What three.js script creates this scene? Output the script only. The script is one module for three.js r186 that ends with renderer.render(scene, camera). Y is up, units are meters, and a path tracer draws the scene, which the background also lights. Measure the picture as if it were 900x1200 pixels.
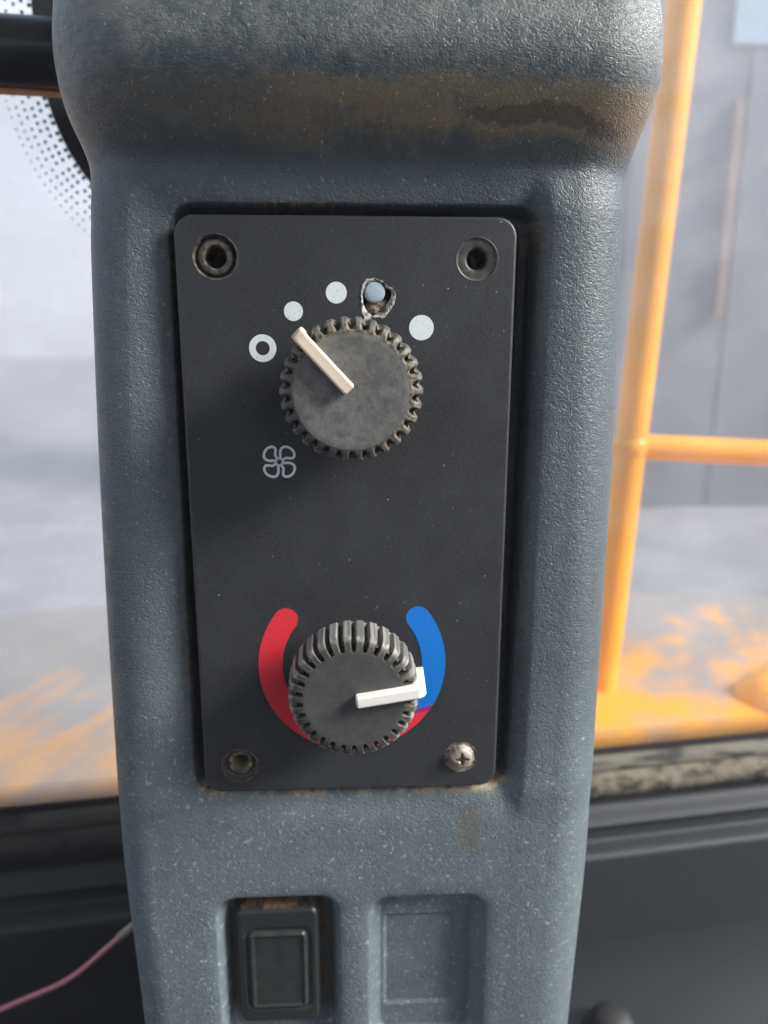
import * as THREE from 'three';
import { RoundedBoxGeometry } from 'three/addons/geometries/RoundedBoxGeometry.js';
import { mergeGeometries } from 'three/addons/utils/BufferGeometryUtils.js';

// ---------- camera, sky, sun, exposure (metres, y up, origin at the centre of the panel's front face) ----------
const scene = new THREE.Scene();
const camera = new THREE.PerspectiveCamera(67.3, 3 / 4, 0.02, 200);
camera.position.set(-0.000426, 0.0522234, 0.1986232);
camera.up.set(0.0089375, 0.9721835, -0.23405);
camera.lookAt(-0.000426 + 0.046964, 0.0522234 - 0.2342092, 0.1986232 - 0.9710512);
camera.focus = 0.185; camera.userData.fStop = 13;
const renderer = new THREE.WebGLRenderer({ antialias: true });
renderer.toneMapping = THREE.LinearToneMapping;
renderer.toneMappingExposure = 2.6;
renderer.shadowMap.enabled = true;

const SUN = new THREE.Vector3(0.78, 0.56, 0.27).normalize();
{ // pale hazy sky
  const W = 512, H = 256, d = new Float32Array(W * H * 4), v = new THREE.Vector3();
  for (let j = 0; j < H; j++) for (let i = 0; i < W; i++) {
    const la = ((j + 0.5) / H - 0.5) * Math.PI, lo = ((i + 0.5) / W - 0.5) * 2 * Math.PI;
    v.set(Math.cos(la) * Math.cos(lo), Math.sin(la), Math.cos(la) * Math.sin(lo));
    const t = Math.pow(Math.max(0, v.y), 0.55), g = Math.pow(Math.max(0, v.dot(SUN)), 4) * 0.6 + Math.pow(Math.max(0, v.dot(SUN)), 40) * 1.2;
    const k = (j * W + i) * 4;
    d[k] = 0.66 * (1 - t) + 0.33 * t + g; d[k + 1] = 0.695 * (1 - t) + 0.44 * t + g * 0.98; d[k + 2] = 0.76 * (1 - t) + 0.61 * t + g * 0.94; d[k + 3] = 1;
  }
  const t = new THREE.DataTexture(d, W, H, THREE.RGBAFormat, THREE.FloatType);
  t.mapping = THREE.EquirectangularReflectionMapping; t.magFilter = THREE.LinearFilter; t.needsUpdate = true;
  scene.background = t; scene.environment = t;
}
scene.fog = new THREE.FogExp2(new THREE.Color(0.93, 0.92, 0.95), 0.036); // haze put in for the pale, washed-out view outside
const sun = new THREE.DirectionalLight(new THREE.Color(1, 0.96, 0.9), 4.0);
sun.position.copy(SUN).multiplyScalar(6); sun.castShadow = true; sun.shadow.radius = 42;
Object.assign(sun.shadow.camera, { left: -3, right: 3, top: 3, bottom: -3, near: 0.1, far: 20 });
sun.name = 'sun'; scene.add(sun, sun.target);

// ---------- helpers ----------
let seed = 7;
const rnd = () => { seed = (seed * 1664525 + 1013904223) % 4294967296; return seed / 4294967296; };
const clamp = (x, a = 0, b = 1) => Math.min(b, Math.max(a, x));
const ss = (a, b, x) => { const t = clamp((x - a) / (b - a)); return t * t * (3 - 2 * t); };
const mix = (a, b, t) => a + (b - a) * t;
const hash = (x, y, s) => { let h = (x * 374761393 + y * 668265263 + s * 974711) | 0; h = Math.imul(h ^ (h >>> 13), 1274126177); h = Math.imul(h ^ (h >>> 15), 2246822519); return ((h ^ (h >>> 16)) >>> 0) / 4294967296; };
// value noise, periodic with period P cells (0 = not periodic)
function vn(x, y, P = 0, s = 0) {
  const x0 = Math.floor(x), y0 = Math.floor(y), fx = x - x0, fy = y - y0, w = (a) => (P ? ((a % P) + P) % P : a);
  const u = fx * fx * (3 - 2 * fx), v = fy * fy * (3 - 2 * fy);
  const a = hash(w(x0), w(y0), s), b = hash(w(x0 + 1), w(y0), s), c = hash(w(x0), w(y0 + 1), s), d = hash(w(x0 + 1), w(y0 + 1), s);
  return mix(mix(a, b, u), mix(c, d, u), v);
}
function fbm(x, y, o = 4, P = 0, s = 0) { let r = 0, a = 0.5, n = 0; for (let i = 0; i < o; i++) { r += a * vn(x, y, P, s + i * 17); n += a; a *= 0.5; x *= 2; y *= 2; P *= 2; } return r / n; }
function tex(w, h, f, srgb = false, wrap = true) { // f(u, v) -> [r, g, b] 0..1
  const d = new Uint8Array(w * h * 4);
  for (let j = 0; j < h; j++) for (let i = 0; i < w; i++) { const c = f((i + 0.5) / w, (j + 0.5) / h), k = (j * w + i) * 4; for (let q = 0; q < 3; q++) d[k + q] = clamp(c[q]) * 255; d[k + 3] = 255; }
  const t = new THREE.DataTexture(d, w, h); t.magFilter = THREE.LinearFilter; t.minFilter = THREE.LinearMipmapLinearFilter;
  if (wrap) t.wrapS = t.wrapT = THREE.RepeatWrapping;
  if (srgb) t.colorSpace = THREE.SRGBColorSpace;
  t.needsUpdate = true; return t;
}
const grey = (x) => [x, x, x];
const mm = (g) => g.scale(0.001, 0.001, 0.001);
const lin = (r, g, b) => new THREE.Color().setRGB(r, g, b);
const std = (o) => new THREE.MeshStandardMaterial(o);
const taken = {};
const numbered = (n) => { const k = taken[n] = (taken[n] ?? -1) + 1; return k ? `${n}_${String(k).padStart(3, '0')}` : n; };
function tag(o, label, category, group, kind) { o.userData = {}; if (label) o.userData.label = label; if (category) o.userData.category = category; if (group) o.userData.group = group; if (kind) o.userData.kind = kind; return o; }
function thing(name, label, category, pos = [0, 0, 0], turn = 0) { const o = new THREE.Group(); o.name = numbered(name); o.position.set(...pos).multiplyScalar(0.001); o.rotation.y = turn; scene.add(o); return tag(o, label, category); }
// geometry is given in millimetres, in the scene's axes less the thing's own place
function part(name, geo, mat, parent, at) { const m = new THREE.Mesh(mm(geo), mat); m.name = name; m.castShadow = m.receiveShadow = true; if (at) m.position.set(...at).multiplyScalar(0.001); parent.add(m); return m; }
const uvBy = (g, f) => { const p = g.attributes.position, uv = new Float32Array(p.count * 2); for (let i = 0; i < p.count; i++) { const r = f(p.getX(i), p.getY(i), p.getZ(i)); uv[i * 2] = r[0]; uv[i * 2 + 1] = r[1]; } g.setAttribute('uv', new THREE.BufferAttribute(uv, 2)); return g; };
const colorBy = (g, f) => { const p = g.attributes.position, c = new Float32Array(p.count * 3); for (let i = 0; i < p.count; i++) c.set(f(p.getX(i), p.getY(i), p.getZ(i)), i * 3); g.setAttribute('color', new THREE.BufferAttribute(c, 3)); return g; };
function grid(nu, nv, f, closedU = false) { // indexed sheet of nu x nv points
  const p = [], ix = [], uv = [];
  for (let j = 0; j < nv; j++) for (let i = 0; i < nu; i++) { p.push(...f(i, j)); uv.push(i / (nu - 1), j / (nv - 1)); }
  for (let j = 0; j < nv - 1; j++) for (let i = 0; i < (closedU ? nu : nu - 1); i++) { const a = j * nu + i, b = j * nu + (i + 1) % nu, c = a + nu, d = b + nu; ix.push(a, b, d, a, d, c); }
  const g = new THREE.BufferGeometry(); g.setAttribute('position', new THREE.Float32BufferAttribute(p, 3)); g.setAttribute('uv', new THREE.Float32BufferAttribute(uv, 2)); g.setIndex(ix); g.computeVertexNormals(); return g;
}
const V = (x, y, z = 0) => new THREE.Vector3(x, y, z);
const curve = (pts) => new THREE.CatmullRomCurve3(pts.map((p) => V(...p)));
function rrect(x0, y0, x1, y1, r) { const s = new THREE.Shape(); s.moveTo(x0 + r, y0); s.lineTo(x1 - r, y0); s.absarc(x1 - r, y0 + r, r, -Math.PI / 2, 0); s.lineTo(x1, y1 - r); s.absarc(x1 - r, y1 - r, r, 0, Math.PI / 2); s.lineTo(x0 + r, y1); s.absarc(x0 + r, y1 - r, r, Math.PI / 2, Math.PI); s.lineTo(x0, y0 + r); s.absarc(x0 + r, y0 + r, r, Math.PI, Math.PI * 1.5); return s; }
const sdRect = (x, y, x0, y0, x1, y1, r) => { const qx = Math.abs(x - (x0 + x1) / 2) - (x1 - x0) / 2 + r, qy = Math.abs(y - (y0 + y1) / 2) - (y1 - y0) / 2 + r; return Math.hypot(Math.max(qx, 0), Math.max(qy, 0)) + Math.min(Math.max(qx, qy), 0) - r; };

// ---------- materials ----------
// moulded leather grain, one tile is 48 mm
const grainT = tex(1024, 1024, (u, v) => {
  const wx = fbm(u * 24, v * 24, 2, 24, 3) * 1.6, wy = fbm(u * 24, v * 24, 2, 24, 9) * 1.6;
  const a = 1 - Math.abs(2 * vn(u * 40 + wx, v * 52 + wy, 0, 1) - 1), b = 1 - Math.abs(2 * vn(u * 84 + wx * 2, v * 100 + wy, 0, 5) - 1);
  return grey(0.55 * Math.sqrt(a) + 0.3 * b + 0.15 * vn(u * 220, v * 220, 220, 8));
});
// dust specks lying on the moulding, one tile is 90 mm; average about 0.36
const speckT = (() => {
  const N = 1024, a = new Float32Array(N * N).fill(0);
  for (let j = 0; j < N; j++) for (let i = 0; i < N; i++) a[j * N + i] = 0.3 + 0.12 * fbm(i / N * 30, j / N * 30, 4, 30, 2) + 0.07 * hash(i, j, 3);
  for (let k = 0; k < 6500; k++) { const x = rnd() * N, y = rnd() * N, r = 0.5 + Math.pow(rnd(), 7) * 3.2, s = 0.18 + 0.64 * rnd() * rnd(), e = rnd() * 1.4 + 0.6;
    for (let q = -5; q <= 5; q++) for (let p = -5; p <= 5; p++) { const dd = Math.hypot(p * e, q / e); if (dd < r + 0.7) { const id = ((y + q + N | 0) % N) * N + ((x + p + N | 0) % N); a[id] = Math.max(a[id], 0.36 + s * clamp(r + 0.7 - dd)); } } }
  return tex(N, N, (u, v) => grey(a[(v * N | 0) * N + (u * N | 0)]));
})();
const consoleM = std({ color: 0xffffff, vertexColors: true, map: speckT, bumpMap: grainT, bumpScale: 0.00024, roughness: 0.45 });
grainT.repeat.set(1 / 0.031, 1 / 0.031); speckT.repeat.set(1 / 0.09, 1 / 0.09);

// panel: fine spark-eroded black plastic with scratches and dust, u v over its face
const knobT = (() => { // rubbed plastic: fine dust and hairline scratches, one tile is 40 mm
  const N = 1024, a = new Float32Array(N * N);
  for (let j = 0; j < N; j++) for (let i = 0; i < N; i++) a[j * N + i] = 0.46 + 0.16 * fbm(i / N * 14, j / N * 14, 5, 14, 12) + 0.1 * vn(i / 2.5, j / 2.5, 0, 3);
  const put = (x, y, v) => { const k = ((y + N | 0) % N) * N + ((x + N | 0) % N); a[k] = Math.max(a[k], v); };
  for (let k = 0; k < 5200; k++) { const x = rnd() * N, y = rnd() * N, v = 0.6 + 0.35 * rnd() * rnd(), r = rnd() < 0.1 ? 2 : 1; for (let q = 0; q < r + 1; q++) for (let p = 0; p < r + 1; p++) put(x + p, y + q, v); }
  for (let k = 0; k < 260; k++) { const x = rnd() * N, y = rnd() * N, t = rnd() * 6.3, b = (rnd() - 0.5) * 0.02, l = 10 + 60 * rnd(), v = 0.6 + 0.08 * rnd(); for (let s = 0; s < l; s += 0.7) put(x + Math.cos(t + b * s) * s, y + Math.sin(t + b * s) * s, v); }
  const t = tex(N, N, (u, v) => grey(a[(v * N | 0) * N + (u * N | 0)])); t.repeat.set(25, 25); return t;
})();
const panelC = (() => {
  const w = 1024, h = 1920, a = new Float32Array(w * h);
  for (let j = 0; j < h; j++) for (let i = 0; i < w; i++) a[j * w + i] = 0.115 + 0.05 * fbm(i / 90, j / 90, 4, 0, 4) + 0.06 * vn(i / 2.3, j / 2.3, 0, 8) + 0.03 * hash(i, j, 6);
  const dot = (x, y, r, s) => { for (let q = -3; q <= 3; q++) for (let p = -3; p <= 3; p++) { const X = x + p | 0, Y = y + q | 0, d = Math.hypot(p, q); if (X >= 0 && Y >= 0 && X < w && Y < h && d < r + 0.6) a[Y * w + X] = Math.max(a[Y * w + X], s * clamp(r + 0.6 - d)); } };
  for (let k = 0; k < 5200; k++) dot(rnd() * w, rnd() * h, 0.3 + Math.pow(rnd(), 14) * 1.8, 0.22 + 0.6 * Math.pow(rnd(), 3));
  for (let k = 0; k < 120; k++) { const x = rnd() * w, y = rnd() * h, t = rnd() * 6.3, l = 6 + 22 * rnd(), b = (rnd() - 0.5) * 0.06; for (let s = 0; s < l; s += 0.6) dot(x + Math.cos(t + b * s) * s, y + Math.sin(t + b * s) * s, 0.1, 0.22 + 0.12 * rnd()); }
  for (let k = 0; k < 16; k++) { const cx = w * 0.5, cy = h * (0.5 - 40.5 / 157.5), r = 320 + k * 14 + rnd() * 10, t0 = 0.9 + rnd() * 1.0; for (let s = 0; s < 0.25 + rnd() * 0.3; s += 0.0016) dot(cx + Math.cos(t0 + s) * r, cy + Math.sin(t0 + s) * r, 0.05, 0.215 + 0.04 * rnd()); }
  return tex(w, h, (u, v) => { const k = a[(v * h | 0) * w + (u * w | 0)]; return [k, k * 1.03, k * 1.09]; }, true, false);
})();
const fineB = tex(512, 512, (u, v) => grey(0.6 * vn(u * 128, v * 128, 128, 2) + 0.4 * hash(u * 512 | 0, v * 512 | 0, 4)));
fineB.repeat.set(1 / 0.03, 1 / 0.03);
const panelM = std({ map: panelC, bumpMap: (() => { const t = fineB.clone(); t.repeat.set(4.6, 8.6); return t; })(), bumpScale: 0.00005, roughness: 0.45 });
const blackM = std({ color: lin(0.018, 0.019, 0.02), roughness: 0.5, bumpMap: fineB, bumpScale: 0.00004 });
const darkM = std({ color: lin(0.012, 0.012, 0.013), roughness: 0.7 });
const rubberM = std({ color: lin(0.018, 0.018, 0.019), roughness: 0.75, vertexColors: false });
const wearT = tex(512, 512, (u, v) => { const q = 0.9 + 0.1 * fbm(u * 18, v * 18, 4, 18, 3), h = hash(u * 512 | 0, v * 512 | 0, 9), d = vn(u * 120, v * 120, 120, 7); return grey(q - (d > 0.9 ? 0.35 : 0) - 0.06 * h); });
wearT.repeat.set(1 / 26, 1 / 26);
const printM = std({ color: lin(0.76, 0.82, 0.84), map: wearT, roughness: 0.45 });
const redM = std({ color: lin(0.74, 0.03, 0.05), map: wearT, roughness: 0.5 });
const blueM = std({ color: lin(0.0, 0.18, 0.64), map: wearT, roughness: 0.5 });
const vcol = (o) => std({ vertexColors: true, ...o });

// ---------- setting: ground, shed, cab floor ----------
const groundT = tex(512, 512, (u, v) => { const k = 0.75 + 0.35 * (fbm(u * 10, v * 10, 5, 10, 1) - 0.5) + 0.12 * (hash(u * 512 | 0, v * 512 | 0, 2) - 0.5); return [k, k * 0.985, k * 0.97]; });
groundT.repeat.set(1 / 3, 1 / 3);
{
  const g = uvBy(new THREE.PlaneGeometry(90000, 90000).rotateX(-Math.PI / 2), (x, y, z) => [x * 0.001, z * 0.001]);
  const m = part('ground', g, std({ color: lin(0.37, 0.37, 0.39), map: groundT, roughness: 0.95 }), scene, [0, -1650, 0]); tag(m, 'pale dusty concrete yard seen blurred through the window', 'ground', null, 'structure');
}

// ---------- the window wall behind the console: local x runs along the wall, z into the cab ----------
const AL = THREE.MathUtils.degToRad(7.5), WALL = [0, 0, -200];
const alongWall = (s, y, w) => [Math.cos(AL) * s + Math.sin(AL) * w, y, -200 - Math.sin(AL) * s + Math.cos(AL) * w];
const S0 = -620, S1 = 760;
const dirtT = tex(1024, 1024, (u, v) => { // r: how much light the dirty glass lets through
  const X = u * 13.8, Y = v * 9;
  const sm = fbm(X * 0.5 + 2, Y * 0.5, 5, 0, 21), fine = fbm(X * 6, Y * 6, 3, 0, 5), st = fbm((X + Y * 0.6) * 1.1, (Y * 0.9 - X * 0.35) * 7, 4, 0, 31);
  let k = 0.998 - 0.035 * ss(0.45, 0.7, sm) - 0.04 * ss(0.5, 0.8, st) * ss(0.35, 0.6, sm) - 0.05 * (fine - 0.5);
  return grey(k);
}, false, false);
const dirtC = tex(256, 256, (u, v) => { const k = 0.93 + 0.08 * (fbm(u * 20, v * 20, 3, 20, 2) - 0.5); return [k, k, k * 1.0]; }, true, false);
const glassM = new THREE.MeshPhysicalMaterial({ color: 0xffffff, map: dirtC, roughness: 0.16, transmission: 1, transmissionMap: dirtT, thickness: 0, ior: 1.5 });
const fritM = std({ color: lin(0.022, 0.021, 0.026), roughness: 0.35 });
{
  const win = thing('window_pane', 'large dirty window pane with dotted black edge print behind the grey console', 'window', alongWall(0, -206, 0), AL);
  const L = (y) => y + 206;
  part('glass', uvBy(new THREE.BoxGeometry(S1 - S0, 900, 4).translate((S0 + S1) / 2, L(-206) + 450, -2), (x, y) => [(x - S0) / (S1 - S0), y / 900]), glassM, win);
  part('frit_band', new THREE.BoxGeometry(S1 - S0, 6.2, 0.3).translate((S0 + S1) / 2, L(-202.4), 0.3), fritM, win);
  // round-cornered black print where the pane is glued
  const sh = new THREE.Shape(); sh.moveTo(-136, 420); sh.lineTo(-136, 176); sh.bezierCurveTo(-135, 140, -124, 118, -104, 102); sh.bezierCurveTo(-80, 86, -40, 84, -10, 96); sh.lineTo(-10, 420); sh.closePath();
  part('frit_patch', new THREE.ExtrudeGeometry(sh, { depth: 0.3, bevelEnabled: false, curveSegments: 24 }).translate(0, 206, 0.2), fritM, win);
  const dots = [];
  const P = sh.getSpacedPoints(600).filter((p) => p.x < -10.5 && p.y < 419);
  for (let r = 0; r < 6; r++) { // rows of dots outside the patch
    const off = 1.0 + r * 3.2; let acc = r % 2 ? 1.8 : 0, last = null;
    for (let i = 1; i < P.length - 1; i++) { const t = P[i + 1].clone().sub(P[i - 1]).normalize(), q = new THREE.Vector2(P[i].x + t.y * off, P[i].y - t.x * off); if (q.distanceTo(P[i].clone().add(new THREE.Vector2(40, 60))) < 0) continue;
      if (last) acc += q.distanceTo(last); last = q; if (acc >= 3.6) { acc -= 3.6; dots.push([q.x, q.y, [0.98, 0.84, 0.74, 0.62, 0.52, 0.4][r]]); } }
  }
  for (let r = 0; r < 6; r++) for (let x = -330; x < 460; x += 2.5) dots.push([x + (r % 2) * 1.25, -198.6 + r * 2.1, [1.12, 1.05, 0.95, 0.82, 0.68, 0.5][r]]);
  const im = new THREE.InstancedMesh(mm(new THREE.CylinderGeometry(1, 1, 0.3, 8).rotateX(Math.PI / 2)), fritM, dots.length);
  dots.forEach(([x, y, r], i) => im.setMatrixAt(i, new THREE.Matrix4().makeScale(r, r, 1).setPosition(x / 1000, L(y) / 1000, 0.00025)));
  im.name = 'frit_dots'; im.userData.kind = 'stuff'; win.add(im);
}
// profiles swept along the wall: pts are [w, y] from top to bottom
function sweep(pts, x0, x1, n, wob) { return grid(n, pts.length, (i, j) => { const x = mix(x0, x1, i / (n - 1)), d = wob ? wob(x, j) : [0, 0]; return [x, pts[j][1] + d[1], pts[j][0] + d[0]]; }); }
const smoothPts = (pts, n) => new THREE.SplineCurve(pts.map((p) => new THREE.Vector2(...p))).getPoints(n).map((p) => [p.x, p.y]);
const dustT = (x, y, s) => fbm(x, y, 4, 0, s);
{
  const t = thing('rubber_seal', 'dusty black rubber seal along the bottom of the window pane', 'window seal', alongWall(0, -235, 0), AL);
  const o = (pts) => pts.map(([w, y]) => [w, y + 235]);
  const lip = smoothPts(o([[0.4, -203.5], [4, -202.6], [7, -205], [8.4, -209], [7, -212]]), 16);
  const dusty = (amt, x0) => (x, y, z) => { const n = dustT(x * 0.06 + 9, y * 0.3, x0), k = clamp(ss(0.5 - amt * 0.5, 0.75 - amt * 0.5, n) * amt * 1.3) * ss(-400, 300, x + 260 * (n - 0.5)); return [mix(0.012, 0.16, k), mix(0.012, 0.145, k), mix(0.013, 0.115, k)]; };
  part('seal_lip', colorBy(sweep(lip, S0, S1, 700), dusty(0.55, 41)), vcol({ roughness: 0.8 }), t);
  const bead = smoothPts(o([[6, -210.5], [11, -212], [14, -216], [14.5, -221], [12, -226], [9, -231]]), 26);
  const rib = (x, j) => { const r = Math.sin(x * 0.6 + 5 * dustT(x * 0.06, 3, 4)) * 0.35 * dustT(x * 0.04, 1, 2) + (dustT(x * 0.11, j * 0.2, 5) - 0.5) * 0.9 + (dustT(x * 0.5, j * 0.3, 6) - 0.5) * 0.5; return [r * Math.sin(j / 26 * Math.PI), r * 0.3]; };
  const top = (x, y, z) => { const n = dustT(x * 0.09, y * 0.25, 51) + 0.25 * (dustT(x * 0.5, y * 0.8, 52) - 0.5), up = ss(10, 19, y + 6 * (n - 0.5) * 2), k = clamp(up * ss(0.2, 0.65, n)) * (x > 0 ? 0.95 : 0.12); return [mix(0.01, 0.14, k), mix(0.01, 0.122, k), mix(0.011, 0.088, k)]; };
  part('seal_bead', colorBy(sweep(bead, S0, S1, 1400, rib), top), vcol({ roughness: 0.9 }), t);
}
{
  const t = thing('window_sill_trim', 'dark slate plastic sill trim with raised edges under the window seal', 'trim panel', alongWall(0, -300, 0), AL);
  const o = (pts) => pts.map(([w, y]) => [w, y + 300]);
  const pts = [...smoothPts(o([[5, -228], [9, -229], [14, -230.5], [17.5, -236]]), 14), ...smoothPts(o([[18, -237], [20, -238], [20.6, -239.6], [19.6, -241.4]]), 8), ...smoothPts(o([[19, -242.5], [19.6, -248], [22, -249.5], [28, -250.2], [30.8, -251.4], [32, -254], [32.4, -260], [33.5, -322]]), 34)];
  const plastT = (x, y, z) => { const n = dustT(x * 0.05, y * 0.08, 61), k = 0.85 + 0.3 * n, e = ss(0.6, 0.78, dustT(x * 0.25, y * 0.6, 63)) * 0.003; return [0.007 * k + e, 0.01 * k + e, 0.0145 * k + e * 0.9]; };
  part('trim_moulding', colorBy(sweep(pts, S0, S1, 500), plastT), vcol({ roughness: 0.62, bumpMap: fineB, bumpScale: 0.00004 }), t);
}
{
  const m = part('cab_floor', new RoundedBoxGeometry(1700, 14, 760, 2, 3), std({ color: lin(0.008, 0.0115, 0.0145), roughness: 0.42, bumpMap: fineB, bumpScale: 0.0001 }), scene, [60, -317, 193]);
  m.rotation.y = AL; tag(m, 'dark blue grey floor moulding below the window sill', 'floor', null, 'structure');
}
{
  const t = thing('rubber_cap', 'black domed rubber cap on the floor moulding right of the console', 'plug', [136, -310, -126]);  // small dark domed cap on the floor
  part('dome', new THREE.LatheGeometry([[0, 13], [4, 12.8], [8, 11.6], [10.6, 9], [11.5, 6], [11.7, 3], [12, 2], [15, 1.4], [15.6, 0]].map((p) => new THREE.Vector2(...p)).reverse(), 48), std({ color: lin(0.009, 0.009, 0.01), roughness: 0.6 }), t);
}
// ---------- cab roof, rear wall and seat: out of view, placed to darken the console front ----------
{
  const m = part('unseen_cab_roof', new RoundedBoxGeometry(1700, 60, 1650, 4, 20), std({ color: lin(0.1, 0.1, 0.1), roughness: 0.8 }), scene, [-60, 800, 560]); tag(m, 'grey lined cab roof out of view, placed to cut sky light on the console', 'roof', null, 'structure');
  const w = thing('unseen_rear_wall', 'dark lower rear wall of the cab out of view, placed to darken the console front', 'wall', [-60, -310, 1380]);
  part('wall_lining', new RoundedBoxGeometry(1700, 760, 50, 3, 15).translate(0, 380, 0), std({ color: lin(0.03, 0.03, 0.032), roughness: 0.8 }), w);
  const fl = part('cab_floor', new THREE.BoxGeometry(1700, 14, 860), std({ color: lin(0.015, 0.015, 0.016), roughness: 0.8 }), scene, [-30, -324, 960]); tag(fl, 'black rubber floor of the cab', 'floor', null, 'structure'); fl.name = 'cab_floor_001';
  const t = thing('unseen_operator_seat', 'black operator seat out of view behind the viewpoint, placed to darken the console front', 'seat', [-40, -310, 760]);
  const sm = std({ color: lin(0.02, 0.02, 0.021), roughness: 0.85 });
  part('seat_cushion', new RoundedBoxGeometry(520, 140, 500, 6, 55).translate(0, 170, 0), sm, t);
  part('backrest', new RoundedBoxGeometry(500, 640, 130, 6, 55).rotateX(0.12).translate(0, 500, 270), sm, t);
  part('pedestal', new THREE.CylinderGeometry(120, 170, 120, 24).translate(0, 60, 0), sm, t);
}
// ---------- grab bar upper left ----------
{
  const t = thing('grab_bar', 'thick black tubular grab bar running behind the top of the console', 'grab bar', alongWall(-130, 151, 55), AL);
  part('tube', new THREE.CapsuleGeometry(13.2, 300, 12, 48).rotateZ(Math.PI / 2).translate(-70, 0, 0), std({ color: lin(0.018, 0.02, 0.024), roughness: 0.32 }), t);
  const rim = grid(240, 10, (i, j) => { const x = mix(-212, 72, i / 239), a = -2.1 + j / 9 * 0.85 + 0.14 * (dustT(x * 0.07, j * 0.1, 3) - 0.5); return [x, Math.sin(a) * 13.5, Math.cos(a) * -13.5 * -1]; });
  part('copper_strip', colorBy(rim, (x, y, z) => { const n = dustT(x * 0.12, y * 0.7, 8); return [0.32 + 0.26 * n, 0.17 + 0.15 * n, 0.08 + 0.08 * n]; }), vcol({ roughness: 0.8 }), t);  // copper brown strip along the underside of the tube
}
// ---------- pink wire lower left ----------
{
  const t = thing('pink_wire', 'thin pink wire with beige sleeve hanging left of the console', 'wire', alongWall(-172, -268, 60), AL);
  const pts = [[-60, -22, 0], [-30, -10, 0], [0, 0, 0], [24, 10, 1], [42, 24, 1], [52, 32, 0]];
  part('insulation', new THREE.TubeGeometry(curve(pts), 80, 1.25, 12), std({ color: lin(0.55, 0.2, 0.22), roughness: 0.4 }), t);
  part('sleeve', new THREE.TubeGeometry(curve([[49, 29.6, 0.4], [56, 35, 0], [66, 43, -2], [80, 52, -6]]), 40, 1.9, 12), std({ color: lin(0.3, 0.25, 0.18), roughness: 0.7 }), t);
}

// ---------- outside the window: orange machine ----------
const orangeM = std({ color: lin(0.95, 0.4, 0.004), roughness: 0.2 });
{
  const t = thing('orange_guard', 'bright orange tubular guard frame outside the window right of the console', 'guard frame', [380, -700, -800]);
  const tube = (a, b, r) => new THREE.TubeGeometry(new THREE.LineCurve3(V(...a), V(...b)), 2, r, 40);
  const P = (x, y, z) => [x - 380, y + 700, z + 800];
  part('upright', tube(P(410, 700, -800), P(350, -700, -800), 20.5), orangeM, t);
  part('crossbar', tube(P(374, -102, -800), P(900, -128, -800), 17), orangeM, t);
  part('joint_plate', new THREE.SphereGeometry(23.5, 32, 24).translate(-4.4, 598, 0), orangeM, t);
}
{
  const t = thing('engine_hood', 'low orange engine hood, patchy grey farther out, outside below the window', 'machine hood', [150, -700, -900]);
  const P = [];
  const hood = grid(260, 160, (i, j) => { const x = mix(-900, 950, i / 259), z = mix(560, -420, j / 159); const y = 250 - 40 * Math.pow((x - 20) / 900, 2) + 8 * dustT(x * 0.004, z * 0.004, 2) - ss(-300, -420, z) * 60; return [x, y, z]; });
  part('hood_top', colorBy(hood, (x, y, z) => { const n = dustT(x * 0.012 + z * 0.006, z * 0.02 - x * 0.004, 71), f = dustT(x * 0.06, z * 0.06, 72), w = dustT(x * 0.02 + z * 0.012, z * 0.004 - x * 0.012, 73), k = x < 100 ? Math.min(1, 0.42 + 0.5 * ss(0.3, 0.7, 0.5 * w + 0.3 * n + 0.2 * f) + 0.0016 * Math.max(0, 260 - z) * (0.6 + 0.8 * w)) : ss(0.1, 0.95, 0.35 * n + 0.3 * f + 0.35 * w - 0.0017 * (z - 40) + 0.5 * (w - 0.5) + 0.3 * (n - 0.5)); return [mix(0.9, 0.3, k), mix(0.37, 0.275, k), mix(0.012, 0.255, k)]; }), vcol({ roughness: 0.5 }), t);  // orange near the window, giving way to patchy grey farther out
  part('hood_side', new THREE.BoxGeometry(1840, 180, 940).translate(25, 60, 70), orangeM, t);
  part('hood_bulge', new RoundedBoxGeometry(330, 150, 300, 6, 60).rotateY(0.6).translate(585, 205, 150), orangeM, t);
}
{
  const t = thing('grey_shed', 'pale grey shed wall far behind the orange guard frame', 'shed', [3000, -1650, -7000]);
  const pm = std({ color: lin(0.13, 0.135, 0.155), roughness: 0.8 });
  for (let k = 0; k < 12; k++) part('wall_panel', new THREE.BoxGeometry(492, 5200, 60).translate(-1750 + k * 500, 2600, (k % 2) * 15), pm, t);
  part('roof', new THREE.BoxGeometry(6300, 120, 1600).translate(1000, 5260, -760), std({ color: lin(0.3, 0.31, 0.33), roughness: 0.7 }), t);
  part('shed_window', new THREE.BoxGeometry(1300, 750, 30).translate(950, 4420, 65), std({ color: lin(0.22, 0.32, 0.4), roughness: 0.3 }), t);
  part('post', new THREE.BoxGeometry(80, 1800, 80).translate(395, 2700, 90), std({ color: lin(0.2, 0.13, 0.11), roughness: 0.7 }), t);
}

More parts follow.
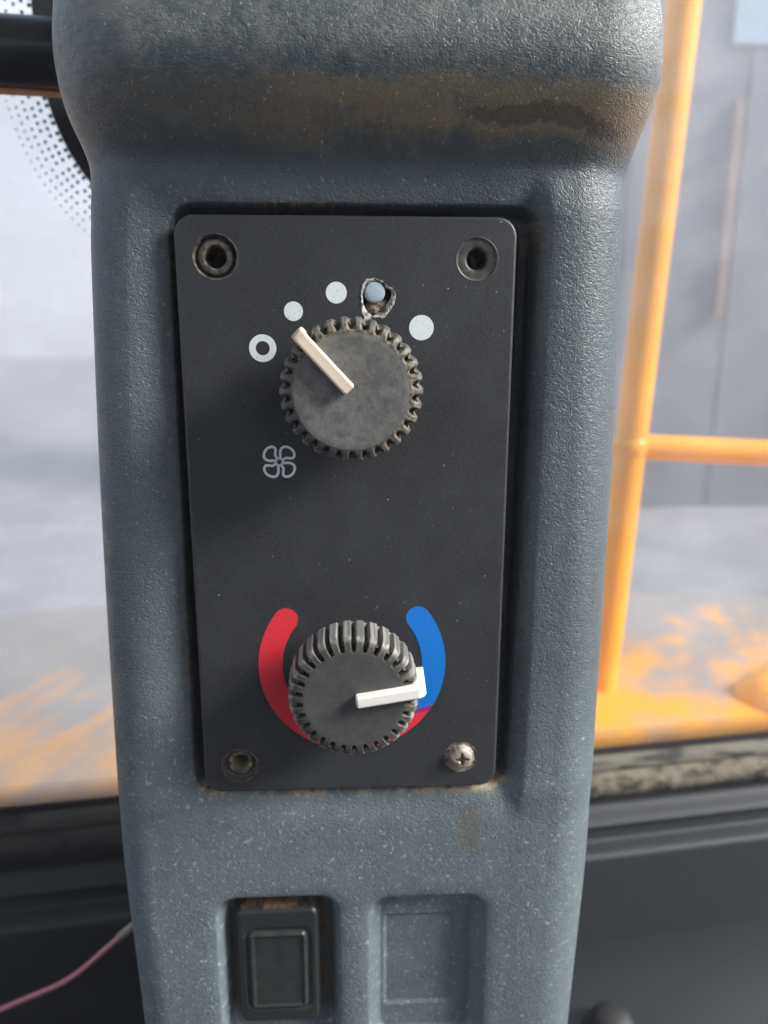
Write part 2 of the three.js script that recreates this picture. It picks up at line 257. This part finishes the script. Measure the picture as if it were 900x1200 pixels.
// ---------- console ----------
const ZB = -150;
const lerpTab = (T, y) => { if (y <= T[0][0]) return T[0][1]; for (let i = 1; i < T.length; i++) if (y <= T[i][0]) { const [a, b] = [T[i - 1], T[i]], h = b[0] - a[0], t = (y - a[0]) / h, m = (k) => { const p = T[Math.max(0, k - 1)], q = T[Math.min(T.length - 1, k + 1)]; return (q[1] - p[1]) / (q[0] - p[0]) * h; }, m0 = m(i - 1), m1 = m(i), t2 = t * t, t3 = t2 * t; return (2 * t3 - 3 * t2 + 1) * a[1] + (t3 - 2 * t2 + t) * m0 + (3 * t2 - 2 * t3) * b[1] + (t3 - t2) * m1; } return T[T.length - 1][1]; };
const XL = [[-320, -66], [-172, -68.2], [-107, -70.2], [-77, -69.8], [2, -67.9], [70, -65.4], [84, -64.6], [92, -65.4], [101, -67.7], [110, -68.5], [120, -68.7], [150, -68], [190, -60]];
const XR = [[-320, 70], [-178, 73.8], [-112, 75.8], [-81, 75.6], [-25, 75.1], [25, 74.5], [70, 73.2], [85, 73.2], [96, 74.2], [107, 75.8], [119, 75.9], [131, 75.4], [150, 74.5], [190, 66]];
const HOOD = [[80, 0], [88, 0.1], [91, 0.8], [95, 4.6], [100, 10.2], [105, 14.6], [110, 17], [115, 17.6], [120, 16.8], [128, 14], [140, 7.5], [155, -6], [168, -24], [180, -52], [190, -100], [194, -146]];
const RL = [[-320, 12], [80, 12], [100, 22], [130, 26], [194, 30]], RR = [[-320, 17], [80, 17], [100, 20], [130, 22], [194, 30]];
const recess = (x, y) => sdRect(x + (y < 80 ? (80 - y) * 0.013 : 0), y, -43, -79.6, 47.7, 80.6, 5);
function zFront(x, y) {
  const low = ss(-78, -95, y), up = ss(78, 90, y);
  const lf = mix(mix(-3.6, -0.6, ss(-44, -58, x)), -1.4, Math.max(low, up)), rt = mix(mix(-2.2, 0.8, ss(45, 51, x)) - 0.1 * Math.max(0, x - 49), -1 - 0.06 * Math.max(0, x - 49), Math.max(low * 0.75, up));
  let z = x < 0 ? mix(-2.4, lf, ss(-20, -44, x)) : mix(-2.4, rt, ss(20, 47, x));
  if (y < -79) z = mix(z, -1.2, ss(-79, -92, y) * (Math.abs(x) < 46 ? 1 : ss(60, 46, Math.abs(x))));
  const d = recess(x, y), soft = mix(1.1, 3.4, ss(36, 47, x));
  if (d < 14) z -= 1.6 * Math.exp(-Math.max(d, 0) / soft) * mix(0.6, 2.1, ss(36, 47, x));
  z = mix(z, d < -3 ? -10.5 - 6 * ss(-3, -4, d) : -10.5, ss(0.7, -0.7, d));
  const p1 = sdRect(x, y, -40.8, -174, -4.6, -116.4, 6), p2 = sdRect(x, y, 5.4, -174, 40.6, -117.6, 6);
  z -= 0.9 * Math.exp(-Math.max(p1, 0) / 2) + 8 * ss(0.8, -2.8, p1);
  z -= 0.9 * Math.exp(-Math.max(p2, 0) / 2) + 5.2 * ss(0.8, -3.6, p2);
  const pl = sdRect(x, y, 10.2, -162, 32.2, -128.4, 0.8); z -= 0.75 * ss(0.35, -0.35, pl);
  const h = lerpTab(HOOD, y); if (y > 80) z = z * (1 - ss(86, 98, y)) + mix(0, -2, ss(86, 98, y)) + h - 2.6 * Math.pow(Math.abs(x - 4) / 74, 2.4) * ss(90, 112, y);
  return Math.max(z, ZB + 2);
}
{
  const con = thing('heater_console', 'tall slate grey grained plastic console pillar with dusty overhanging top and two switch pockets', 'console', [0, -310, -80]);
  const ys = []; for (let y = -310; y < -178; y += 4) ys.push(y); for (let y = -178; y < 132; y += 0.5) ys.push(y); for (let y = 132; y <= 193; y += 1.2) ys.push(y); ys.push(193.6);
  const NC = 26, NF = 300, NW = 10;
  const nu = NW * 2 + NC * 2 + NF + 1;
  const rows = ys.map((y) => {
    const xl = lerpTab(XL, y), xr = lerpTab(XR, y), out = [], zl0 = zFront(xl + lerpTab(RL, y), y), zr0 = zFront(xr - lerpTab(RR, y), y);
    const rl = Math.min(lerpTab(RL, y), zl0 - ZB - 1), rr = Math.min(lerpTab(RR, y), zr0 - ZB - 1);
    for (let i = 0; i < NW; i++) { const t = i / NW; out.push([xl + 5 * (1 - t), y, mix(ZB, zl0 - rl, t)]); }
    for (let i = 0; i < NC; i++) { const a = i / NC * Math.PI / 2; out.push([xl + rl - rl * Math.cos(a), y, zl0 - rl + rl * Math.sin(a)]); }
    for (let i = 0; i <= NF; i++) { const x = mix(xl + rl, xr - rr, i / NF); out.push([x, y, zFront(x, y)]); }
    for (let i = 1; i <= NC; i++) { const a = i / NC * Math.PI / 2; out.push([xr - rr + rr * Math.sin(a), y, zr0 - rr + rr * Math.cos(a)]); }
    for (let i = 1; i <= NW; i++) { const t = i / NW; out.push([xr - 5 * t, y, mix(zr0 - rr, ZB, t)]); }
    return out;
  });
  const g = grid(rows[0].length, ys.length, (i, j) => [rows[j][i][0], rows[j][i][1], rows[j][i][2]], true);
  // uv in metres measured round the section
  const uv = g.attributes.uv; let k = 0;
  for (const r of rows) { let s = -(Math.hypot(5, r[NW][2] - ZB) + 0 * r[0][0]) / 1000 + (r[NW][0] + 70) / 1000; r.forEach((p, i) => { if (i) s += (i > NW + NC && i <= NW + NC + NF ? Math.abs(p[0] - r[i - 1][0]) : Math.hypot(p[0] - r[i - 1][0], p[2] - r[i - 1][2])) / 1000; uv.setXY(k++, s + 0.2, (p[1] + (p[1] > 88 ? Math.max(0, p[1] - 88) * 0.35 : 0)) / 1000 + 0.3); }); }
  colorBy(g, (x, y, z) => {
    const n1 = dustT(x * 0.03, y * 0.03, 81), n2 = dustT(x * 0.22, y * 0.22, 82), n3 = dustT(x * 0.9, y * 0.9, 83), n4 = fbm(x * 1.2, y * 1.2, 2, 0, 87), st = dustT(x * 0.035 + 5, y * 0.32 + x * 0.02, 84);
    let c = [0.048, 0.062, 0.071].map((v) => v * (0.9 + 0.2 * n3));
    const m = (to, k) => { k = clamp(k); c = c.map((v, i) => mix(v, to[i], k)); };
    m([0.152, 0.184, 0.2], (0.24 + 0.45 * (n1 * 0.3 + n2 * 0.3 + n3 * 0.2 + n4 * 0.2)) * mix(0.3, 1, ss(-30, -90, y + 30 * (n1 - 0.5)))); // paler lower down: dust, plus the brighter light there put into the colour
    const sp = vn(x * 1.25 + 0.8 * n3, y * 1.25, 0, 91) * 0.75 + vn(x * 2.4, y * 2.4, 0, 92) * 0.25;
    m([0.36, 0.375, 0.36], ss(0.84, 0.9, sp + 0.035 * ss(-60, -120, y) + 0.09 * (n1 - 0.5)) * (y < -60 ? 0.6 : 0)); // crumbs of dust
    if (y > 86) { // dried mud film with streaks across the overhang
      const film = ss(90, 99, y + 5 * (n2 - 0.5)) * ss(0.34, 0.78, 0.45 * st + 0.3 * n1 + 0.25 * n2 + 0.05 + 0.3 * (n3 - 0.5) + 0.2 * ss(92, 99, y + 3 * (n1 - 0.5)) - 0.5 * ss(103, 111, y)), side = ss(-52, -66, x + 10 * (n1 - 0.5)) * ss(82, 92, y) * ss(124, 112, y);
      m([0.22, 0.17, 0.115], film * mix(0.3, 0.95, ss(-45, 10, x + 24 * (n1 - 0.5))) * ss(109, 104, y + 6 * (n2 - 0.5))); m([0.15, 0.13, 0.105], side * ss(0.3, 0.6, n2 * 0.4 + n3 * 0.3 + n4 * 0.3));
      m([0.175, 0.185, 0.175], 0.85 * ss(0.3, 0.8, n2 * 0.35 + n1 * 0.15 + n3 * 0.25 + n4 * 0.25 + 0.05 * ss(106, 118, y)) * ss(100, 110, y + 8 * (n1 - 0.5)) * 0.95);
      const dx = x - 47, dy = y - (99.6 + 1.2 * Math.sin(x * 0.16) - 0.10 * (x - 40)); // wiped damp patch
      const dp = 1 - Math.hypot(dx / 21, dy / (2.2 + 1.6 * (n2 - 0.5))) + 0.5 * (n3 - 0.5) + 0.3 * (n2 - 0.5);
      m([0.05, 0.045, 0.04], ss(0, 0.25, dp + 0.5 * (n4 - 0.5)) * 0.6);
    }
    const edge = Math.max(ss(5, 0, Math.abs(x + 66.5)) * ss(-95, -70, y) * 0.5, 0);
    m([0.2, 0.16, 0.11], edge * ss(0.4, 0.6, n2 * 0.6 + n3 * 0.4));
    const d = recess(x, y); // earth caught in the gap round the panel
    if (d < 4 && d > -2.5) { const up = y > 78 ? 0.8 * ss(-10, -40, Math.abs(x + 8) - 34) : y < -78 ? 1.05 : x > 0 ? 0.25 * ss(60, 75, y) : 0.2; m([0.34, 0.25, 0.14], ss(3.2, 0.2, d) * up * ss(0.44, 0.62, 0.45 * n2 + 0.55 * n3 + (y < -78 && x > 5 ? 0.06 : -0.01))); }
    const p1 = Math.abs(sdRect(x, y, -37, -165, -9.6, -121.6, 2)); if (p1 < 3 && y > -168) m([0.16, 0.09, 0.05], 0.8 * ss(3, 0.5, p1) * ss(0.42, 0.6, n3 * 0.5 + n2 * 0.5 + (x > -14 ? 0.06 : 0)));
    const stain = ss(4.2, 2.6, Math.abs(x - 35 + 1.5 * (n2 - 0.5))) * ss(-104, -98, y) * ss(-84, -88, y); m([0.1, 0.09, 0.06], stain * 0.6 * ss(0.3, 0.6, n3 * 0.5 + n2 * 0.5));
    return c.map((v) => v / 0.37);
  });
  g.translate(0, 310, 80);
  part('console_body', g, consoleM, con);
}

// ---------- control panel ----------
const K1 = [0.7, 37.5], K2 = [0.7, -40.5];
const panel = thing('control_panel', 'flat black heater control panel with fan dial above red and blue temperature dial', 'control panel', [0, 0, 0]);
// broken-out hole, as measured around the indicator [x, y]
const pxy = ([a, b]) => [6.75 + (a - 385) / 12.86 / 4.47, 60.6 - (b - 420) / 12.86 / 4.3];
const OUT = [[196, 400], [215, 330], [262, 258], [330, 250], [380, 233], [430, 258], [500, 278], [560, 342], [640, 368], [684, 450], [667, 570], [606, 662], [560, 715], [520, 768], [450, 756], [372, 756], [290, 792], [232, 778], [194, 690], [203, 560]].map(pxy);
const INN = [[214, 470], [236, 380], [272, 305], [340, 285], [400, 268], [460, 290], [510, 306], [552, 372], [622, 388], [636, 440], [600, 530], [560, 570], [540, 600], [552, 652], [500, 690], [430, 700], [352, 738], [300, 700], [250, 650], [222, 580]].map(pxy);
{
  const s = rrect(-41.2, -77.7, 41.2, 77.7, 4);
  const hole = (x, y, r) => { const h = new THREE.Path(); h.absarc(x, y, r, 0, 2 * Math.PI, true); s.holes.push(h); };
  hole(-32.2, 68.7, 5.5); hole(32.1, 68.5, 5.3); hole(-31.9, -69.9, 5.2); hole(31.6, -68.8, 4.4);
  const bh = new THREE.Path(); [...OUT].reverse().forEach((p, i) => (i ? bh.lineTo(...p) : bh.moveTo(...p))); bh.closePath(); s.holes.push(bh);
  // a shape with holes: bevel only outside is wanted, so the rim is a separate sloped band
  const face = new THREE.ExtrudeGeometry(s, { depth: 3.2, bevelEnabled: false, curveSegments: 40 }).translate(0, 0, -3.2);
  const rim = (() => { const a = rrect(-41.2, -77.7, 41.2, 77.7, 4).getSpacedPoints(400), prof = [[0, 0], [0.25, -0.02], [0.55, -0.2], [0.75, -0.5], [0.8, -0.9], [0.8, -4.6]];
    return grid(a.length, prof.length, (i, j) => { const n = a.length, p = a[i], q = a[(i + 1) % (n - 1)], r = a[(i - 1 + n - 1) % (n - 1)], t = q.clone().sub(r).normalize(); return [p.x + t.y * prof[j][0], p.y - t.x * prof[j][0], prof[j][1]]; }); })();
  rim.setIndex([...rim.index.array].reverse()); rim.computeVertexNormals();
  const f = mergeGeometries([face.toNonIndexed(), rim.toNonIndexed()].map((g) => uvBy(g, (x, y) => [(x + 42) / 84, (y + 78.5) / 157])));
  part('faceplate', f, panelM, panel);
}
const lathe = (pts, seg = 64) => new THREE.LatheGeometry(pts.map((p) => new THREE.Vector2(...p)), seg).rotateX(Math.PI / 2);
{ // screw sleeves
  const dirt = (a, s) => (x, y, z) => { const r = Math.hypot(x, y), n = dustT(x * 1.1 + s, y * 1.1, 7), k = a > 0.9 && r < 2.45 ? 0.85 : clamp(ss(0.35, 0.65, n) * (Math.abs(r - 5.35) < 0.3 || (r < 3.2) ? a : 0.15)); return [mix(0.03, 0.32, k), mix(0.031, 0.25, k), mix(0.034, 0.16, k)]; };
  const mk = (x, y, pts, a, s) => part('screw_sleeve', colorBy(lathe(pts, 72), dirt(a, s)), vcol({ roughness: 0.5 }), panel, [x, y, 0]);
  mk(-32.2, 68.7, [[2.55, -15.6], [2.6, -1.3], [2.8, -0.7], [3.1, -0.55], [4.0, -0.6], [4.25, -0.9], [4.4, -2], [4.9, -2], [5.1, -0.5], [5.35, 0.06], [5.55, 0.05], [5.6, -0.3]], 0.42, 3);
  mk(32.1, 68.5, [[2.35, -15.6], [2.4, -1.2], [2.7, -0.6], [3.1, -0.42], [4.3, -0.35], [4.7, -0.45], [4.85, -0.3], [5.1, 0.03], [5.35, 0.03], [5.4, -0.3]], 0.12, 11);
  mk(-31.9, -69.9, [[2.3, -8.5], [2.4, -2.2], [2.6, -1.6], [3.0, -1.3], [3.5, -1.35], [3.8, -1.8], [4.6, -1.9], [4.8, -0.9], [5.0, 0.05], [5.2, 0.05], [5.3, -0.3]], 0.95, 5);
}
{ // cross-head screw
  const dome = (r) => 2.0 - 0.75 * Math.pow(r / 3.2, 2.4) - 1.0 * ss(2.9, 3.75, r);
  const head = grid(240, 46, (i, j) => { const a = i / 240 * 2 * Math.PI, q = j / 45, r = 3.75 * (1 - q) + 1e-4, x = r * Math.cos(a), y = r * Math.sin(a), c = Math.cos(0.06), n = Math.sin(0.06), u = x * c + y * n - 0.1, v = y * c - x * n;
    const bar = (p, t) => ss(0.62, 0.36, Math.abs(t) / (1 - 0.16 * Math.abs(p))) * ss(2.15, 1.5, Math.abs(p)), m = Math.max(bar(u, v), bar(v, u), ss(1.15, 0.7, Math.hypot(u, v)));
    return [x, y, j === 0 ? -0.3 : dome(r) - 1.25 * m]; }, true);
  const scol = (x, y, z) => { const n = dustT(x * 1.2 + 4, y * 1.2, 13), rr = Math.hypot(x, y), k = clamp(ss(0.38, 0.62, n) * 0.8 + (rr < 2.2 && z < dome(rr) - 0.5 ? 1 : 0)); return [mix(0.42, 0.2, k), mix(0.39, 0.15, k), mix(0.35, 0.09, k)]; };  // mottled dirt; the cross recess is shaded darker in the colour
  const sc = part('screw', colorBy(head, scol), vcol({ metalness: 0.5, roughness: 0.5 }), panel, [31.6, -68.6, 0.3]);
  part('washer', colorBy(lathe([[2.9, 0.0], [4.0, -0.05], [4.25, -0.2], [4.3, -0.6], [4.45, -0.1], [4.6, 0.05], [4.75, -0.1]], 64), (x, y) => { const n = dustT(x + 2, y, 19), k = ss(0.4, 0.6, n + (y < -2 ? 0.2 : -0.05)); return [mix(0.07, 0.36, k), mix(0.06, 0.3, k), mix(0.05, 0.22, k)]; }), vcol({ roughness: 0.6 }), sc, [0, -0.2, -0.25]);
}
// printed marks: thin ink sheets 0.06 mm proud
const ink = (shape, seg = 48) => new THREE.ExtrudeGeometry(shape, { depth: 0.07, bevelEnabled: false, curveSegments: seg }).translate(0, 0, 0.01);
const disc = (x, y, r, ri) => { const s = new THREE.Shape(); s.absarc(x, y, r, 0, 2 * Math.PI); if (ri) { const h = new THREE.Path(); h.absarc(x, y, ri, 0, 2 * Math.PI, true); s.holes.push(h); } return s; };
part('printed_dot', ink(disc(-13.5, 55.9, 2.35)), printM, panel);
part('printed_dot', ink(disc(-2.8, 60.4, 2.6)), printM, panel);
part('printed_dot', ink(disc(18.5, 52, 3.1)), printM, panel);
part('printed_ring', ink(disc(-21.4, 46.9, 3.4, 1.75)), printM, panel);
{ // four-blade fan symbol, drawn as a stroke
  const stroke = (pts, w) => { const c = new THREE.CatmullRomCurve3(pts.map(([x, y]) => V(x, y)), true, 'catmullrom', 0.5), P = c.getSpacedPoints(120).slice(0, -1), n = P.length;
    const prof = [[-w / 2, 0.0], [-w / 2, 0.07], [w / 2, 0.07], [w / 2, 0.0]];
    const q = grid(n, 4, (i, j) => { const t = P[(i + 1) % n].clone().sub(P[(i - 1 + n) % n]).normalize(); return [P[i].x + t.y * prof[j][0], P[i].y - t.x * prof[j][0], prof[j][1]]; }, true); return q.toNonIndexed(); };
  const blade = [[0.42, 0.85], [0.3, 1.7], [0.32, 2.7], [0.7, 3.55], [1.45, 3.95], [2.4, 3.8], [3.3, 3.25], [3.85, 2.4], [3.9, 1.55], [3.45, 0.95], [2.6, 0.95], [1.7, 1.0], [0.95, 0.55]];
  const gs = [0, 1, 2, 3].map((k) => { const c = Math.cos(k * Math.PI / 2), s = Math.sin(k * Math.PI / 2); return stroke(blade.map(([x, y]) => [x * c - y * s, x * s + y * c]), 0.66); });
  gs.push(stroke(Array.from({ length: 16 }, (_, i) => [0.95 * Math.cos(i / 16 * 6.2832), 0.95 * Math.sin(i / 16 * 6.2832)]), 0.62));
  const g = mergeGeometries(gs.map((x) => { x.computeVertexNormals(); return x; })); part('fan_symbol', g, std({ color: lin(0.68, 0.74, 0.76), roughness: 0.45, side: THREE.DoubleSide }), panel, [-18.1, 18.0, 0.01]);
}
{ // temperature arcs round the lower dial
  const cx = 0.5, cy = -39.4, ro = 26, ri = 19.4, rm = (ro + ri) / 2, hw = (ro - ri) / 2;
  const D = (a) => a * Math.PI / 180, pt = (r, a) => [cx + r * Math.cos(D(a)), cy + r * Math.sin(D(a))];
  const arc = (a0, a1, endIn, endOut) => { const s = new THREE.Shape(); const cap0 = pt(rm, a0); s.moveTo(...pt(ro, a0)); const st = a1 > a0 ? 1 : -1;
    for (let i = 0; i <= 60; i++) s.lineTo(...pt(ro, mix(a0, endOut, i / 60))); for (let i = 0; i <= 60; i++) s.lineTo(...pt(ri, mix(endIn, a0, i / 60)));
    for (let i = 1; i < 20; i++) { const t = D(a0) + Math.PI + i / 20 * Math.PI * (st > 0 ? 1 : -1); s.lineTo(cap0[0] + hw * Math.cos(t), cap0[1] + hw * Math.sin(t)); } return s; };
  part('hot_arc', ink(arc(143, 330, 301, 326)), redM, panel);
  part('cold_arc', ink(arc(37, -40, -54, -29)), blueM, panel);
  const w = new THREE.Shape(); [[ro, -29], [ro, -34], [ri, -59], [ri, -54]].forEach(([r, a], i) => (i ? w.lineTo(...pt(r, a)) : w.moveTo(...pt(r, a))));
  part('blend_wedge', ink(w), std({ color: lin(0.3, 0.02, 0.16), roughness: 0.5 }), panel);
}
{ // indicator lamp in its broken-out hole
  const cen = [6.75, 60.4];
  const res = (poly) => Array.from({ length: 96 }, (_, k) => { const a = k / 96 * 2 * Math.PI, dx = Math.cos(a), dy = Math.sin(a); let best = 2; for (let i = 0; i < poly.length; i++) { const p = poly[i], q = poly[(i + 1) % poly.length], ex = q[0] - p[0], ey = q[1] - p[1], px = p[0] - cen[0], py = p[1] - cen[1], den = dx * ey - dy * ex; if (Math.abs(den) < 1e-9) continue; const t = (px * ey - py * ex) / den, u = (px * dy - py * dx) / den; if (t > 0 && u >= 0 && u <= 1) best = t; } return best; });
  const o = res(OUT), n = res(INN);
  const rim = grid(96, 7, (i, j) => { const t = j / 6, r = mix(o[i] + 0.08, Math.min(n[i], o[i] - 0.12), Math.min(1, t * 1.2)), a = i / 96 * 2 * Math.PI, b = (hash(i, j, 3) - 0.5) * 0.16 + (j < 2 ? 0.7 * Math.max(0, dustT(i * 0.35, 2, 6) - 0.5) : 0.35 * (dustT(i * 0.6, j, 8) - 0.5)); return [cen[0] + (r + b * 0.7) * Math.cos(a), cen[1] + (r + b * 0.7) * Math.sin(a), 0.1 - 0.75 * t * t - (t > 0.99 ? 1.8 : 0) + b * 0.8 + 0.12 * Math.sin(t * 3.1)]; }, true);
  part('chipped_edge', colorBy(rim, (x, y) => { const k = ss(0.3, 0.65, dustT(x * 1.3, y * 1.3, 4)); return [0.09 + 0.36 * k, 0.085 + 0.355 * k, 0.075 + 0.33 * k]; }), vcol({ roughness: 0.85, side: THREE.DoubleSide, flatShading: true }), panel);
  part('indicator_lamp', lathe([[2.62, -7], [2.62, -0.55], [2.5, -0.2], [2.1, 0.02], [1.2, 0.14], [0, 0.18]], 48), std({ color: lin(0.36, 0.47, 0.52), roughness: 0.35, bumpMap: fineB, bumpScale: 0.0001 }), panel, [6.75, 60.55, 0]);
  const deb = new THREE.IcosahedronGeometry(3.1, 5); { const p = deb.attributes.position; for (let i = 0; i < p.count; i++) { const v = V(p.getX(i), p.getY(i), p.getZ(i)), q = 0.75 + 0.6 * dustT(v.x * 0.9 + 9, v.y * 0.9 + v.z * 0.7, 6); p.setXYZ(i, v.x * q, v.y * q * 0.75, v.z * q * 0.7); } deb.computeVertexNormals(); }
  part('packed_dirt', colorBy(deb, (x, y, z) => { const k = dustT(x * 1.3, y * 1.3, 14); return k < 0.36 ? [0.015, 0.012, 0.01] : [0.13 + 0.2 * k, 0.1 + 0.14 * k, 0.07 + 0.08 * k]; }), vcol({ roughness: 0.95 }), panel, [7.2, 57.0, -3.0]);
}
// ---------- dials ----------
function dial(name, at, turn, dirt, pointerM, label, sd) {
  const N = 30, T = 24, nu = N * T;
  const prof = [...Array.from({ length: 34 }, (_, i) => [i * 0.385, 18.6, 0]), [13.1, 18.55, 0], [13.7, 18.5, 0.5], [14.3, 18.42, 0.8], [15.0, 18.25, 1], [15.7, 17.9, 1], [16.3, 17.4, 1], [16.7, 16.7, 1], [16.95, 15.6, 1], [17.05, 14, 1], [17.1, 12, 1], [17.15, 10, 1], [17.2, 8.2, 1], [17.2, 7.2, 0.6], [16.9, 6.7, 0.2], [15.5, 6.5, 0], [12, 6.5, 0], [11.5, 6, 0], [11.5, 0, 0]];
  const g = grid(nu, prof.length * 2 - 1, (i, j) => {
    const q = j / 2, a0 = prof[Math.floor(q)], b0 = prof[Math.min(prof.length - 1, Math.floor(q) + 1)], f = q % 1, R = mix(a0[0], b0[0], f), Z = mix(a0[1], b0[1], f), M = mix(a0[2], b0[2], f) * (sd === 3 ? ss(13.8, 15.6, R) : 1);
    const a = i / nu * 2 * Math.PI, ph = (i % T) / T, wob = 0.16 * (hash(Math.floor(i / T), sd, 2) - 0.5);
    const gr = ss(sd === 3 ? 0.14 : 0.27, sd === 3 ? 0.48 : 0.4, Math.min(ph, 1 - ph) + wob * 0.1); // 0 on the rib, 1 in the groove
    const inset = M * gr * (sd === 3 ? 1.1 : 1.6), zi = Z - M * gr * (R < 16.2 ? (sd === 3 ? 1.3 : 2.2) * ss(13.2, 14.6, R) : 0);
    const r = R > 13 ? Math.max(13.0, R - inset) : R;
    return [r * Math.cos(a), r * Math.sin(a), Z > 17.2 ? Math.max(zi, 16.4) : Z];
  }, true);
  colorBy(g, (x, y, z) => {
    const r = Math.hypot(x, y), a = Math.atan2(y, x), n = dustT(x * 0.5 + sd, y * 0.5, 5), n2 = dustT(x * 1.6, y * 1.6 + sd, 6), n3 = dustT(x * 3.1, y * 3.1 + z, 9 + sd);
    let c = [0.034, 0.035, 0.036]; const m = (to, k) => { k = clamp(k); c = c.map((v, i) => mix(v, to[i], k)); };
    if (r < 13.6 && z > 17) { m([0.19, 0.188, 0.175], dirt[0] * (0.4 + 0.5 * ss(0.3, 0.7, n * 0.5 + n2 * 0.3 + n3 * 0.2))); }
    else { const side = ss(-1.2, 0.5, Math.cos(a - 0.75)); m([0.27, 0.22, 0.15], dirt[1] * side * ss(16.9, 15.2, r) * ss(0.38, 0.6, n2 * 0.6 + n3 * 0.4)); m(sd === 3 ? [0.2, 0.195, 0.175] : [0.32, 0.315, 0.29], dirt[2] * (0.35 + 0.6 * ss(0.35, 0.65, n2)) * ss(15.3, 16.4, r)); }  // groove dust painted stronger on the upper right, where the light falls
    return c.map((v) => v * 1.75);
  });
  const k = part(name, uvBy(g, (x, y) => [x * 0.001, y * 0.001]), vcol({ roughness: 0.55, map: knobT, bumpMap: knobT, bumpScale: 0.00008 }), panel, [...at, 0]);
  if (label) k.userData.label = label;
  const s = new THREE.Shape(); [[0.6, 17.9], [0.6, 20.6], [1.1, 21.2], [16.6, 21.2], [17.9, 20.6], [18.5, 19.4], [18.9, 9], [17.6, 8.6], [16, 9], [15.4, 17.9]].forEach((p, i) => (i ? s.lineTo(...p) : s.moveTo(...p)));
  const W = 3.0, pg = new THREE.ExtrudeGeometry(s, { depth: W - 1.2, bevelEnabled: true, bevelThickness: 0.6, bevelSize: 0.5, bevelSegments: 5, bevelOffset: -0.45 }).translate(0, 0, -(W - 1.2) / 2).rotateX(Math.PI / 2);
  pg.rotateZ(turn); colorBy(pg, (x, y, z) => { const n = dustT(x * 0.8 + sd, y * 0.8, 3) * 0.6 + dustT(x * 2.2, y * 2.2, 8) * 0.4, q = clamp(pointerM.d * ss(0.4, 0.66, n)); return pointerM.c.map((v, i) => mix(v, pointerM.t[i], q)); });
  part('pointer', pg, vcol({ roughness: 0.5 }), k);
  return k;
}
dial('dial_knob', K1, 133 * Math.PI / 180, [0.72, 0.6, 0.6], { c: [0.78, 0.66, 0.52], t: [0.5, 0.32, 0.17], d: 0.95 }, 'upper worn black fan dial with dirty cream pointer', 3);
dial('dial_knob', K2, 9 * Math.PI / 180, [0.2, 0.25, 0.75], { c: [0.8, 0.79, 0.75], t: [0.56, 0.5, 0.41], d: 0.5 }, 'lower black temperature dial with clean white pointer', 8);

// ---------- rocker switch in the left pocket ----------
{
  const t = thing('rocker_switch', 'black rocker switch with rusty rim sitting in the left console pocket', 'switch', [-23.2, -143, -10]);
  const pad = (x, y) => sdRect(x, y, -9.2, -15.2, 9, 13.4, 2);
  const frame = grid(110, 170, (i, j) => { const x = mix(-13.8, 13.8, i / 109), y = mix(-22.2, 22.2, j / 169), d = sdRect(x, y, -13.2, -21.7, 13.2, 21.7, 3.2), q = clamp((0.3 - d) / 2.2); return [x, y, d > 0.25 ? -1 : 6.4 * Math.sqrt(1 - (1 - q) * (1 - q)) - 0.5 * ss(1.1, 0.3, Math.abs(pad(x, y) - 0.4))]; });
  part('switch_frame', colorBy(frame, (x, y, z) => { const n = dustT(x * 0.35, y * 0.9, 3), n2 = dustT(x * 1.4, y * 1.4, 5), e = Math.max(ss(20.7, 21.3, y), ss(12.7, 13.2, x) * 0.6), k = clamp(e * ss(0.36, 0.6, n * 0.5 + dustT(x * 1.1, y * 1.1 + z * 1.2, 15) * 0.5)) * 0.6, b = 0.012 + 0.01 * n2; return [mix(b, 0.26, k), mix(b * 1.15, 0.14, k), mix(b * 1.25, 0.07, k)]; }), vcol({ roughness: 0.4 }), t);
  const paddle = grid(90, 130, (i, j) => { const x = mix(-9.5, 9.3, i / 89), y = mix(-15.5, 13.7, j / 129), d = pad(x, y), q = clamp(-d / 1.1); return [x, y, d > 0.05 ? 4.6 : 5.4 + 1.9 * Math.sqrt(1 - (1 - q) * (1 - q)) - 0.45 * ss(0.9, 2.2, -d)]; });
  part('paddle', colorBy(paddle, (x, y) => { const n = dustT(x * 0.3, y * 0.3, 9), f = dustT(x * 1.7, y * 1.7, 4), k = ss(0.2, 0.8, n * 0.5 + f * 0.5); return [mix(0.012, 0.026, k), mix(0.015, 0.032, k), mix(0.016, 0.031, k)]; }), vcol({ roughness: 0.42 }), t);
}
renderer.render(scene, camera);
